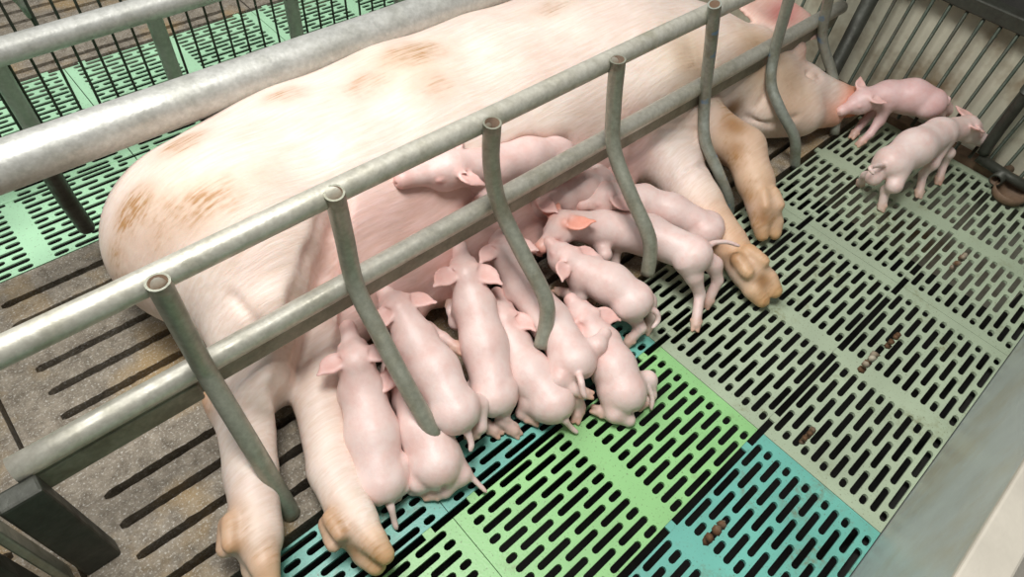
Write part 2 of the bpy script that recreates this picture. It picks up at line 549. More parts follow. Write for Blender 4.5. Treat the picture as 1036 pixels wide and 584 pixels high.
# pen partition at the far side
FY = 1.378
pf = empty('pen_partition', (0.5, FY, 0.0))
tag(pf, 'galvanised pen partition with dark upright rods over the mint green slats', 'fence')
bm = bmesh.new(); tube(bm, [(-0.9, FY - 0.005, 0.272), (0.38, FY + 0.012, 0.276), (2.0, FY + 0.03, 0.276)], 0.024, 22)
part('rail', bm, 'brail', pf)
bm = bmesh.new(); tube(bm, [(-0.9, FY + 0.012, 0.085), (2.0, FY + 0.035, 0.085)], 0.016, 18)
part('rail', bm, 'brail', pf)
for X in (-0.27, 0.058, 0.352, 0.655, 0.96, 1.27):
    bm = bmesh.new(); tube(bm, [(X, FY + 0.02, 0.265), (X, FY + 0.022, 0.0)], 0.0165, 16)
    part('post', bm, 'brail', pf)
x = -0.50
while x < 1.75:
    bm = bmesh.new()
    tube(bm, [(x, FY + 0.046, 0.40), (x + 0.001, FY + 0.044, 0.24), (x, FY + 0.040, 0.0)], 0.0028, 8)
    part('rod', bm, 'wire', pf)
    x += 0.0385
# nozzle hanging beyond the partition
dn = empty('drinker_nozzle', (0.16, 1.46, 0.0))
tag(dn, 'small pale blue grey metal nozzle behind the top left of the partition', 'nozzle')
c0 = at_y(22, 2, 1.50); c1 = at_y(31, 17, 1.50); c2 = at_y(37, 27, 1.50)
bm = bmesh.new(); tube(bm, [c0 + np.array((-0.03, 0, 0.08)), c0, c1], [0.010, 0.010, 0.006], 12)
part('pipe', bm, 'bluepost', dn)
bm = bmesh.new(); tube(bm, [c1, c2], 0.003, 8)
part('tip', bm, 'wire', dn)

# front grille at the head end
gr = empty('front_grille', (1.80, 0.3, 0.0))
tag(gr, 'row of thin dark upright bars before the beige board at the head end', 'grille')
yy = 0.485
while yy > -0.18:
    bm = bmesh.new(); tube(bm, [(1.797, yy, 0.018), (1.797, yy, 0.32)], 0.0042, 10)
    part('bar', bm, 'wire', gr)
    yy -= 0.0395
bm = bmesh.new(); box(bm, (1.788, -0.185, 0.318), (1.83, 0.72, 0.352), bev=0.004)
part('rail', bm, 'dark', gr)
bm = bmesh.new(); tube(bm, [(1.765, 0.530, 0.0), (1.775, 0.535, 0.40)], 0.019, 16)
part('post', bm, 'dark', gr)
for k in range(5):
    bm = bmesh.new(); tube(bm, [(1.800, 0.60 + 0.05 * k, 0.018), (1.800, 0.60 + 0.05 * k, 0.32)], 0.0042, 10)
    part('bar', bm, 'wire', gr)

# drinker pipe with fitting
dr = empty('drinker_pipe', (1.772, 0.108, 0.0))
tag(dr, 'dark upright water pipe with drinker fitting at the right-hand corner', 'drinker')
bm = bmesh.new(); tube(bm, catmull([(1.776, 0.118, 0.36), (1.775, 0.117, 0.2), (1.772, 0.113, 0.10), (1.768, 0.108, 0.058)], 4), 0.0135, 16, open_end=True)
part('pipe', bm, 'dark', dr)
bm = bmesh.new(); tube(bm, [(1.775, 0.117, 0.225), (1.775, 0.117, 0.250)], 0.0175, 12)
part('collar', bm, 'dark', dr)
bm = bmesh.new(); tube(bm, [(1.768, 0.112, 0.045), (1.764, 0.03, 0.040), (1.765, -0.03, 0.038)], 0.012, 14)
tube(bm, [(1.764, 0.045, 0.035), (1.735, 0.047, 0.032)], 0.015, 14, open_end=True)
part('elbow', bm, 'dark', dr)
bm = bmesh.new()
pr = [(0.0, 0.008), (0.028, 0.008), (0.036, 0.014), (0.040, 0.034), (0.037, 0.034), (0.032, 0.018), (0.0, 0.012)]
rings = []
for r_, z_ in pr:
    rings.append([bm.verts.new((1.742 + max(r_, 1e-4) * math.cos(2 * math.pi * k / 20), 0.005 + max(r_, 1e-4) * math.sin(2 * math.pi * k / 20), z_ - 0.007)) for k in range(20)])
for a, b in zip(rings, rings[1:]):
    for k in range(20):
        bm.faces.new((a[k], a[(k + 1) % 20], b[(k + 1) % 20], b[k])).smooth = True
bd = obj('drinker_bowl', me_from(bm), M['brown'])
tag(bd, 'small round rusty bowl under the drinker pipe in the right corner', 'bowl')

# ------------------------------------------------------------------ implicit bodies


class Body:
    def __init__(s): s.p = []; s.paint = []

    def cap(s, a, b, ra, rb=None, k=0.01, col=None, flat=None, sub=False):
        s.p.append(dict(t='c', a=np.array(a, float), b=np.array(b, float), ra=ra, rb=ra if rb is None else rb, k=k, col=col, flat=flat, sub=sub)); return s

    def ell(s, c, r, ax=None, k=0.01, col=None, sub=False):
        if ax is None: Rm = np.eye(3)
        else:
            x = np.array(ax[0], float); x /= np.linalg.norm(x)
            z = np.array(ax[1], float); z -= x * (x @ z); z /= np.linalg.norm(z)
            Rm = np.array([x, np.cross(z, x), z])
        s.p.append(dict(t='e', c=np.array(c, float), r=np.array(r, float), R=Rm, k=k, col=col, sub=sub)); return s

    def dist(s, q, P):
        if q['t'] == 'c':
            a, b = q['a'], q['b']; ab = b - a; L = ab @ ab + 1e-12
            pa = P - a
            h = np.clip((pa @ ab) / L, 0, 1)
            d = pa - h[..., None] * ab
            f = q['flat']
            if f is not None:
                n = np.array(f[0], float); n = n / np.linalg.norm(n)
                dn = d @ n
                d2 = (d * d).sum(-1) + dn * dn * (f[1] ** 2 - 1)
                g = np.sqrt(d2 + dn * dn * (f[1] ** 4 - f[1] ** 2) * 0 + 1e-12)
                dist = g - (q['ra'] + (q['rb'] - q['ra']) * h)
                lip = np.sqrt(((d - dn[..., None] * n) ** 2).sum(-1) + (dn * f[1] ** 2) ** 2) / g
                return dist / np.maximum(lip, 1.0)
            return np.sqrt((d * d).sum(-1)) - (q['ra'] + (q['rb'] - q['ra']) * h)
        x = (P - q['c']) @ q['R'].T
        k0 = np.sqrt(((x / q['r']) ** 2).sum(-1)) + 1e-9
        k1 = np.sqrt(((x / q['r'] ** 2) ** 2).sum(-1)) + 1e-9
        return k0 * (k0 - 1.0) / k1

    def field(s, P):
        cur = np.full(len(P), 1.0)
        for q in s.p:
            d = s.dist(q, P); k = q['k']
            if q['sub']:
                d = -d; hh = np.maximum(k - np.abs(cur - d), 0) / k; cur = np.maximum(cur, d) + hh * hh * k * 0.25
            else:
                hh = np.maximum(k - np.abs(cur - d), 0) / k; cur = np.minimum(cur, d) - hh * hh * k * 0.25
        return cur

    def hit(s, x, y, dz=0.0):
        """where the sight line through a point of the photograph meets the body"""
        zz = np.linspace(0.45, 0.0, 226)
        P = np.array([at(x, y, z) for z in zz])
        f = s.field(P)
        i = np.argmax(f < 0)
        if f[i] >= 0: i = len(zz) - 1
        p = P[i].copy(); p[2] += dz
        return p

    def bounds(s, q):
        if q['t'] == 'c':
            r = max(q['ra'], q['rb'])
            return np.minimum(q['a'], q['b']) - r, np.maximum(q['a'], q['b']) + r
        e = np.sqrt(((q['R'] * q['r'][:, None]) ** 2).sum(0))
        return q['c'] - e, q['c'] + e

    def mesh(s, h, name, floor=None, smooth=1):
        lo = np.min([s.bounds(q)[0] for q in s.p if not q['sub']], 0) - 3 * h
        hi = np.max([s.bounds(q)[1] for q in s.p if not q['sub']], 0) + 3 * h
        n = np.ceil((hi - lo) / h).astype(int) + 1
        Fd = np.full(n, 1.0, np.float32)
        ax = [lo[i] + h * np.arange(n[i]) for i in range(3)]
        for q in s.p:
            bl, bh = s.bounds(q); mg = q['k'] * 1.6 + 2.5 * h
            i0 = np.maximum(0, np.floor((bl - mg - lo) / h).astype(int)); i1 = np.minimum(n, np.ceil((bh + mg - lo) / h).astype(int) + 1)
            if (i1 <= i0).any(): continue
            G = np.stack(np.meshgrid(ax[0][i0[0]:i1[0]], ax[1][i0[1]:i1[1]], ax[2][i0[2]:i1[2]], indexing='ij'), -1)
            d = s.dist(q, G)
            sl_ = (slice(i0[0], i1[0]), slice(i0[1], i1[1]), slice(i0[2], i1[2]))
            cur = Fd[sl_]; k = q['k']
            if q['sub']:
                d = -d
                hh = np.maximum(k - np.abs(cur - d), 0) / k
                Fd[sl_] = np.maximum(cur, d) + hh * hh * k * 0.25
            else:
                hh = np.maximum(k - np.abs(cur - d), 0) / k
                Fd[sl_] = np.minimum(cur, d) - hh * hh * k * 0.25
        if floor is not None:
            Z = ax[2][None, None, :]
            Fd = np.maximum(Fd, (floor - Z).astype(np.float32) + 0 * Fd)
        V, Q = nets(Fd, lo, h, smooth)
        me = bpy.data.meshes.new(name)
        me.vertices.add(len(V)); me.vertices.foreach_set('co', V.astype(np.float32).ravel())
        me.loops.add(len(Q) * 4); me.loops.foreach_set('vertex_index', Q.astype(np.int32).ravel())
        me.polygons.add(len(Q)); me.polygons.foreach_set('loop_start', np.arange(0, len(Q) * 4, 4, dtype=np.int32))
        me.polygons.foreach_set('loop_total', np.full(len(Q), 4, np.int32))
        me.polygons.foreach_set('use_smooth', np.ones(len(Q), bool))
        me.update(calc_edges=True); me.validate()
        # colours
        Wt = np.zeros(len(V)); C = np.zeros((len(V), 3))
        for q in s.p:
            if q['sub']: continue
            d = s.dist(q, V)
            w = np.exp(-np.maximum(d, -0.002 if q['t'] == 'e' else -0.01) / (h * 1.6))
            col = np.array(q['col'] if q['col'] is not None else s.base)
            Wt += w; C += w[:, None] * col
        C /= Wt[:, None] + 1e-9
        D = np.zeros(len(V))
        for c, r, col, st in s.paint:
            d = np.linalg.norm((V - np.array(c)) / np.array(r), axis=1)
            w = np.clip(1.3 - d, 0, 1) * st
            w = w * w * (3 - 2 * w) if st <= 1 else w
            if col is None: D = np.maximum(D, w)
            else: C = C * (1 - w[:, None]) + w[:, None] * np.array(col)
        a = me.color_attributes.new('Col', 'FLOAT_COLOR', 'POINT')
        a.data.foreach_set('color', np.hstack([C, np.ones((len(V), 1))]).astype(np.float32).ravel())
        b = me.attributes.new('dirt', 'FLOAT', 'POINT')
        b.data.foreach_set('value', D.astype(np.float32))
        return me


def nets(Fd, lo, h, smooth):
    ins = Fd < 0
    n = np.array(Fd.shape)
    cnt = np.zeros(n - 1, np.uint8)
    for i in (0, 1):
        for j in (0, 1):
            for k in (0, 1):
                cnt += ins[i:n[0] - 1 + i, j:n[1] - 1 + j, k:n[2] - 1 + k]
    cell = np.argwhere((cnt > 0) & (cnt < 8))
    idx = np.full(n - 1, -1, np.int64); idx[tuple(cell.T)] = np.arange(len(cell))
    acc = np.zeros((len(cell), 3)); num = np.zeros(len(cell))
    cs = [np.array([i, j, k]) for i in (0, 1) for j in (0, 1) for k in (0, 1)]
    for a in cs:
        for b in cs:
            if (b - a).sum() == 1 and ((b - a) >= 0).all():
                fa = Fd[tuple((cell + a).T)]; fb = Fd[tuple((cell + b).T)]
                mm = (fa < 0) != (fb < 0)
                t = np.where(mm, fa / np.where(mm, fa - fb, 1), 0)
                p = a + t[:, None] * (b - a)
                acc[mm] += p[mm]; num[mm] += 1
    V = (cell + acc / num[:, None]) * h + lo
    quads = []
    for ax in range(3):
        sl0 = [slice(None)] * 3; sl1 = [slice(None)] * 3
        sl0[ax] = slice(0, n[ax] - 1); sl1[ax] = slice(1, n[ax])
        A = ins[tuple(sl0)]; B = ins[tuple(sl1)]
        e = np.argwhere(A != B)
        u, v = [(1, 2), (2, 0), (0, 1)][ax]
        ok = (e[:, u] > 0) & (e[:, v] > 0) & (e[:, u] < n[u] - 1) & (e[:, v] < n[v] - 1)
        e = e[ok]
        du = np.zeros(3, int); du[u] = 1; dv = np.zeros(3, int); dv[v] = 1
        q = np.stack([idx[tuple((e - du - dv).T)], idx[tuple((e - dv).T)], idx[tuple(e.T)], idx[tuple((e - du).T)]], 1)
        fl = ~A[tuple(e.T)]
        q[fl] = q[fl][:, ::-1]
        quads.append(q)
    Q = np.concatenate(quads); Q = Q[(Q >= 0).all(1)]
    for _ in range(smooth):
        S = np.zeros_like(V); c = np.zeros(len(V))
        for a, b in ((0, 1), (1, 2), (2, 3), (3, 0)):
            np.add.at(S, Q[:, a], V[Q[:, b]]); np.add.at(c, Q[:, a], 1)
            np.add.at(S, Q[:, b], V[Q[:, a]]); np.add.at(c, Q[:, b], 1)
        V = V * 0.4 + 0.6 * S / np.maximum(c, 1)[:, None]
    return V, Q


def nrm(v): v = np.array(v, float); return v / (np.linalg.norm(v) + 1e-12)


# ------------------------------------------------------------------ the sow
SB = (0.88, 0.765, 0.685)      # cream skin
SP = (0.87, 0.64, 0.58)      # pink skin of the udder
SO = (0.58, 0.38, 0.23)      # hooves and stained skin
S = Body(); S.base = SB
zf = (0, 0, 1)
torso = [((0.200, 0.870, 0.155), 0.178, 1.20), ((0.38, 0.862, 0.156), 0.204, 1.28), ((0.60, 0.862, 0.158), 0.214, 1.32), ((0.82, 0.858, 0.158), 0.210, 1.31),
         ((1.02, 0.840, 0.160), 0.205, 1.28), ((1.17, 0.815, 0.155), 0.190, 1.24), ((1.32, 0.745, 0.140), 0.155, 1.15)]
for (c0, r0, f0), (c1, r1, f1) in zip(torso, torso[1:]):
    S.cap(c0, c1, r0, r1, k=0.06, flat=(zf, (f0 + f1) / 2))
# haunch, upper thigh
S.ell((0.225, 0.82, 0.175), (0.150, 0.17, 0.145), k=0.06)
S.cap((0.225, 0.80, 0.170), (0.180, 0.665, 0.135), 0.145, 0.095, k=0.05)
S.cap((0.180, 0.665, 0.135), (0.125, 0.595, 0.108), 0.092, 0.068, k=0.03)
S.cap((0.125, 0.595, 0.108), at(248, 412, 0.088), 0.064, 0.046, k=0.02)
S.ell(at(220, 408, 0.085), (0.020, 0.030, 0.022), k=0.02, col=(0.62, 0.36, 0.18))
S.cap(at(248, 412, 0.085), at(254, 478, 0.065), 0.044, 0.037, k=0.015)
S.cap(at(254, 478, 0.065), at(261, 545, 0.055), 0.036, 0.034, k=0.012)

def hoof(S, c, d, side, up, s=1.0, col=SO, dew=(0.028, -0.014, 1.0), cleft=1):
    c = np.array(c, float); d = nrm(d); side = nrm(side)
    side = nrm(side - d * (side @ d)); u2 = nrm(np.cross(d, side)); up = u2 if u2 @ np.array(up, float) > 0 else -u2
    tip = (col[0] * 1.15, col[1] * 1.1, col[2] * 0.9)
    for sg in (-1, 1):
        S.cap(c - d * 0.014 * s + side * sg * 0.008 * s, c + d * 0.020 * s + side * sg * 0.0150 * s, 0.0270 * s, 0.0200 * s, k=0.010 * s)
        S.cap(c + d * 0.026 * s + side * sg * 0.0170 * s, c + d * 0.050 * s + side * sg * 0.0155 * s + up * 0.004 * s, 0.0205 * s, 0.0150 * s, k=0.003 * s, col=tip)
        S.cap(c - d * 0.034 * s + side * sg * (dew[0] - 0.006) * s - up * -dew[1] * s * 1.0, c - d * 0.004 * s + side * sg * dew[0] * s + up * (dew[1] - 0.005) * s, 0.0125 * s * dew[2], 0.0105 * s * dew[2], k=0.003 * s, col=col)
    for q in (-1, 1):
        S.cap(c + d * 0.012 * s + up * 0.030 * q * s, c + d * 0.075 * s + up * 0.010 * q * s, 0.0010 * s, 0.0035 * s, k=0.009 * s, sub=True)


hoof(S, at(262, 552, 0.050), at(267, 606, 0.040) - at(262, 549, 0.055), (0.45, 0, 0.9), (1, 0, 0), s=1.05, dew=(0.015, -0.034, 1.1))
# shoulder and upper foreleg
S.ell((1.10, 0.74, 0.165), (0.15, 0.16, 0.125), k=0.06)
S.cap((1.12, 0.68, 0.16), (1.175, 0.575, 0.125), 0.095, 0.068, k=0.04)
S.cap((1.175, 0.575, 0.125), at(752, 150, 0.11), 0.062, 0.048, k=0.02, col=(0.76, 0.57, 0.42))
S.cap(at(752, 150, 0.11), at(764, 183, 0.085), 0.045, 0.040, k=0.015, col=(0.76, 0.57, 0.42))
S.cap(at(764, 183, 0.085), at(773, 212, 0.060), 0.037, 0.034, k=0.012, col=(0.70, 0.50, 0.35))
hoof(S, at(774, 214, 0.056), at(780, 245, 0.02) - at(774, 214, 0.056), (1, -0.3, 0.1), (0, 0.2, -1), s=1.0, col=(0.60, 0.38, 0.20), dew=(0.018, -0.024, 1.1))
# lower foreleg
S.cap((1.02, 0.66, 0.09), at(678, 160, 0.075), 0.078, 0.066, k=0.03)
S.cap(at(678, 160, 0.075), at(706, 205, 0.065), 0.062, 0.050, k=0.02)
S.cap(at(706, 205, 0.065), at(735, 245, 0.052), 0.048, 0.040, k=0.015, col=(0.76, 0.55, 0.40))
S.cap(at(735, 245, 0.052), at(758, 274, 0.048), 0.037, 0.034, k=0.012, col=(0.66, 0.42, 0.26))
hoof(S, at(760, 277, 0.046), at(786, 308, 0.025) - at(760, 277, 0.046), (1, 0.2, 0.4), (0, 0.2, -1), s=1.08, col=(0.60, 0.37, 0.18), dew=(0.019, -0.024, 1.2))
# neck and head, lying on its cheek, face toward the grille
S.cap((1.30, 0.72, 0.145), (1.45, 0.635, 0.120), 0.150, 0.122, k=0.05, flat=(zf, 1.12))
S.cap((1.45, 0.625, 0.115), (1.555, 0.535, 0.088), 0.115, 0.072, k=0.03, flat=(zf, 1.12))
S.cap((1.555, 0.535, 0.086), (1.635, 0.462, 0.068), 0.070, 0.046, k=0.02)
S.cap((1.635, 0.462, 0.066), (1.668, 0.432, 0.062), 0.044, 0.041, k=0.01, col=(0.80, 0.38, 0.25))
S.cap((1.40, 0.545, 0.085), (1.50, 0.480, 0.070), 0.070, 0.058, k=0.03)
S.cap((1.50, 0.480, 0.070), (1.60, 0.432, 0.050), 0.045, 0.030, k=0.02, col=(0.75, 0.42, 0.30))
for sg in (-1, 1):
    S.ell(np.array((1.699, 0.404, 0.063)) + np.array((0.6, 0.75, 0)) * 0.012 * sg, (0.012, 0.007, 0.010), ax=((1, -0.8, 0), (0, 0, 1)), k=0.003, sub=True)
ey = at(823, 76, 0.148)
S.ell(ey, (0.024, 0.010, 0.012), ax=((1, -0.9, 0), (0, 0, 1)), k=0.014, sub=True)
S.ell(ey + np.array((0, 0.003, -0.006)), (0.016, 0.008, 0.009), ax=((1, -0.9, -0.2), (0, 0, 1)), k=0.004, col=(0.62, 0.38, 0.30))
S.cap(ey + np.array((-0.022, 0.008, 0.004)), ey + np.array((0.014, -0.022, -0.002)), 0.0008, 0.0008, k=0.006, sub=True)
S.cap(at(846, 122, .03), at(822, 126, .045), 0.002, 0.001, k=0.010, sub=True)
# ear: a broad folded flap thrown back along the neck
e0 = at(797, 40, 0.205)
S.cap(at(800, 52, 0.175), e0, 0.036, 0.028, k=0.02, col=(0.82, 0.58, 0.48))
ea = nrm(at(760, 2, 0.24) - at(815, 28, 0.215))
S.ell(at(786, 14, 0.225), (0.120, 0.062, 0.013), ax=(ea, (0.10, -0.75, 0.65)), k=0.012, col=(0.80, 0.56, 0.48))
S.ell(at(790, 15, 0.228) + nrm((0.10, -0.75, 0.65)) * 0.012, (0.085, 0.036, 0.012), ax=(ea, (0.10, -0.75, 0.65)), k=0.010, sub=True)
# udder: two rows of bags with teats
for i in range(7):
    X = 0.37 + i * 0.095
    S.ell((X, 0.675 + 0.008 * math.sin(i * 2), 0.108), (0.062, 0.080, 0.066), k=0.05, col=SP)
    S.ell((X + 0.01, 0.635, 0.065), (0.060, 0.080, 0.060), k=0.035, col=SP)
    S.cap((X, 0.608, 0.112), (X + 0.004, 0.588, 0.106), 0.010, 0.007, k=0.012, col=(0.80, 0.38, 0.34))
    S.cap((X + 0.01, 0.565, 0.070), (X + 0.01, 0.540, 0.064), 0.010, 0.007, k=0.012, col=(0.80, 0.38, 0.34))
# crease between thigh and belly
cr = [S.hit(*p) for p in ((340, 192), (330, 222), (318, 258), (306, 300), (296, 345), (289, 395), (287, 440))]
cw = [0.005, 0.008, 0.011, 0.014, 0.016, 0.017, 0.016]
for a, b, ra, rb in zip(cr, cr[1:], cw, cw[1:]):
    S.cap(a, b, ra, rb, k=0.018, sub=True)
dp = [0.006, 0.026, 0.044, 0.056, 0.062, 0.062, 0.060]
lw = [0.006, 0.013, 0.018, 0.021, 0.022, 0.023, 0.024]
for i in range(6):
    for q in (0.3, 0.9, 1.5):
        S.cap(cr[i] + np.array((0.012, -0.004, -dp[i] * q)), cr[i + 1] + np.array((0.012, -0.004, -dp[i + 1] * q)), lw[i], lw[i + 1], k=0.010, sub=True)
# rear lower leg, flat on the floor
S.cap((0.36, 0.66, 0.070), at(326, 350, 0.062), 0.062, 0.046, k=0.012)
S.cap(at(326, 350, 0.062), at(322, 405, 0.055), 0.046, 0.038, k=0.010)
S.cap(at(322, 405, 0.055), at(336, 475, 0.050), 0.038, 0.035, k=0.010)
S.cap(at(336, 475, 0.050), at(360, 530, 0.048), 0.035, 0.033, k=0.012)
hoof(S, at(364, 538, 0.046), at(396, 590, 0.038) - at(364, 538, 0.046), (0.45, 0, 0.9), (1, 0, 0), s=1.0, dew=(0.015, -0.032, 1.05))
LS = [at(570, 158, .190), at(535, 163, .200), at(500, 170, .212)]
for a, b in zip(LS, LS[1:]):
    S.cap(a, b, 0.034, 0.030, k=0.03, sub=True)
LSK = S.hit(452, 178, 0.014); LSN = S.hit(408, 187, 0.012)
# wrinkles behind the elbow and at the neck
for ln in ([(704, 132), (670, 132), (640, 150)], [(702, 142), (668, 143), (638, 162)], [(700, 121), (674, 119), (648, 133)], [(720, 60), (712, 85), (690, 108)],
           [(786, 62), (778, 88), (766, 108)], [(806, 118), (780, 126), (755, 118)], [(236, 300), (262, 330), (286, 335)], [(690, 175), (712, 168), (722, 160)]):
    hp = [S.hit(*q) for q in ln]
    for a, b in zip(hp, hp[1:]):
        S.cap(a, b, 0.0022, 0.0022, k=0.014, sub=True)
# stains, with some shade painted into the brown of the thigh crease
for px_, r_, st in [((135, 215, .20), (0.05, 0.05, 0.09), 0.9), ((165, 222, .24), (0.055, 0.035, 0.08), 0.9), ((200, 205, .28), (0.055, 0.030, 0.08), 0.85), ((232, 196, .30), (0.05, 0.025, 0.08), 0.7),
                    ((265, 182, .30), (0.05, 0.03, 0.08), 0.5), ((185, 145, .24), (0.05, 0.04, 0.08), 0.95), ((120, 270, .15), (0.04, 0.05, 0.10), 0.7), ((140, 320, .10), (0.05, 0.05, 0.08), 0.7),
                    ((420, 52, .30), (0.10, 0.05, 0.10), 0.9), ((370, 85, .30), (0.07, 0.05, 0.10), 0.6), ((440, 85, .31), (0.07, 0.05, 0.08), 0.5), ((290, 95, .26), (0.05, 0.03, 0.06), 0.7), ((560, 8, .30), (0.10, 0.04, 0.10), 0.6),
                    ((700, 60, .28), (0.08, 0.05, 0.10), 0.5), ((770, 50, .24), (0.08, 0.05, 0.10), 0.6), ((800, 95, .16), (0.08, 0.06, 0.10), 0.55), ((738, 112, .17), (0.05, 0.05, 0.08), 1.0), ((742, 130, .14), (0.045, 0.05, 0.07), 1.0), ((744, 152, .14), (0.03, 0.05, 0.06), 1.0),
                    ((765, 190, .09), (0.04, 0.05, 0.06), 0.75), ((775, 225, .05), (0.05, 0.05, 0.05), 0.8), ((745, 262, .06), (0.055, 0.045, 0.05), 0.8), ((775, 295, .05), (0.05, 0.05, 0.05), 0.85),
                    ((208, 405, .09), (0.030, 0.04, 0.05), 0.85), ((240, 530, .07), (0.030, 0.05, 0.05), 0.8), ((270, 560, .06), (0.05, 0.04, 0.05), 0.6), ((345, 530, .06), (0.025, 0.04, 0.05), 0.9), ((375, 560, .05), (0.04, 0.04, 0.05), 0.8),
                    ((290, 350, .09), (0.05, 0.08, 0.09), 0.5)]:  # inner thigh crease: dirt and shade both put into the stain colour
    S.paint.append((S.hit(px_[0], px_[1]), (r_[0], max(r_[1], 0.04), r_[2]), None, st))
S.paint.append(((1.66, 0.43, 0.06), (0.06, 0.06, 0.07), (0.82, 0.30, 0.16), 0.8))
S.paint.append((at(792, 14, .225), (0.07, 0.05, 0.04), (0.50, 0.20, 0.18), 0.85))
for (x_, y_), r_, col_, st in [((170, 215), 0.13, (0.80, 0.62, 0.48), 0.5), ((230, 190), 0.10, (0.82, 0.65, 0.52), 0.4), ((130, 280), 0.09, (0.78, 0.62, 0.50), 0.6), ((410, 60), 0.12, (0.84, 0.68, 0.52), 0.5),
                               ((700, 60), 0.12, (0.82, 0.66, 0.48), 0.6), ((770, 55), 0.12, (0.80, 0.60, 0.40), 0.7), ((800, 95), 0.12, (0.78, 0.58, 0.42), 0.7), ((740, 110), 0.035, (0.36, 0.19, 0.09), 0.85),
                               ((742, 128), 0.030, (0.40, 0.22, 0.10), 0.8), ((746, 150), 0.026, (0.46, 0.26, 0.12), 0.6), ((771, 284), 0.020, (0.34, 0.19, 0.09), 0.9), ((744, 262), 0.022, (0.46, 0.28, 0.15), 0.7),
                               ((772, 222), 0.016, (0.36, 0.20, 0.10), 0.8), ((757, 200), 0.022, (0.52, 0.34, 0.20), 0.6), ((236, 555), 0.022, (0.50, 0.30, 0.16), 0.7), ((356, 556), 0.022, (0.45, 0.27, 0.14), 0.8), ((385, 572), 0.022, (0.50, 0.32, 0.16), 0.6)]:
    S.paint.append((S.hit(x_, y_), (r_, r_, r_), col_, st))
S.paint.append((S.hit(685, 175), (0.09, 0.09, 0.07), (0.88, 0.76, 0.70), 0.8))
for px_, r_ in [((375, 225, .20), 0.09), ((430, 220, .19), 0.10), ((480, 215, .18), 0.10), ((530, 205, .17), 0.10), ((590, 175, .17), 0.09), ((640, 150, .16), 0.07), ((360, 290, .14), 0.09)]:
    S.paint.append((S.hit(px_[0], px_[1]), (r_, r_ * 0.9, 0.10), (0.87, 0.62, 0.57), 0.9))
sow = obj('sow', S.mesh(0.0055, 'sow', floor=0.0015, smooth=2), M['sow'])
tag(sow, 'large cream coloured sow lying on her side nursing the piglets', 'pig')

# ------------------------------------------------------------------ piglets
PB = (0.80, 0.645, 0.60)
PR = (0.84, 0.56, 0.51)
PIG = 'newborn piglets'


def V3(v):
    return at(*v) if v[0] > 5 else np.array(v, float)


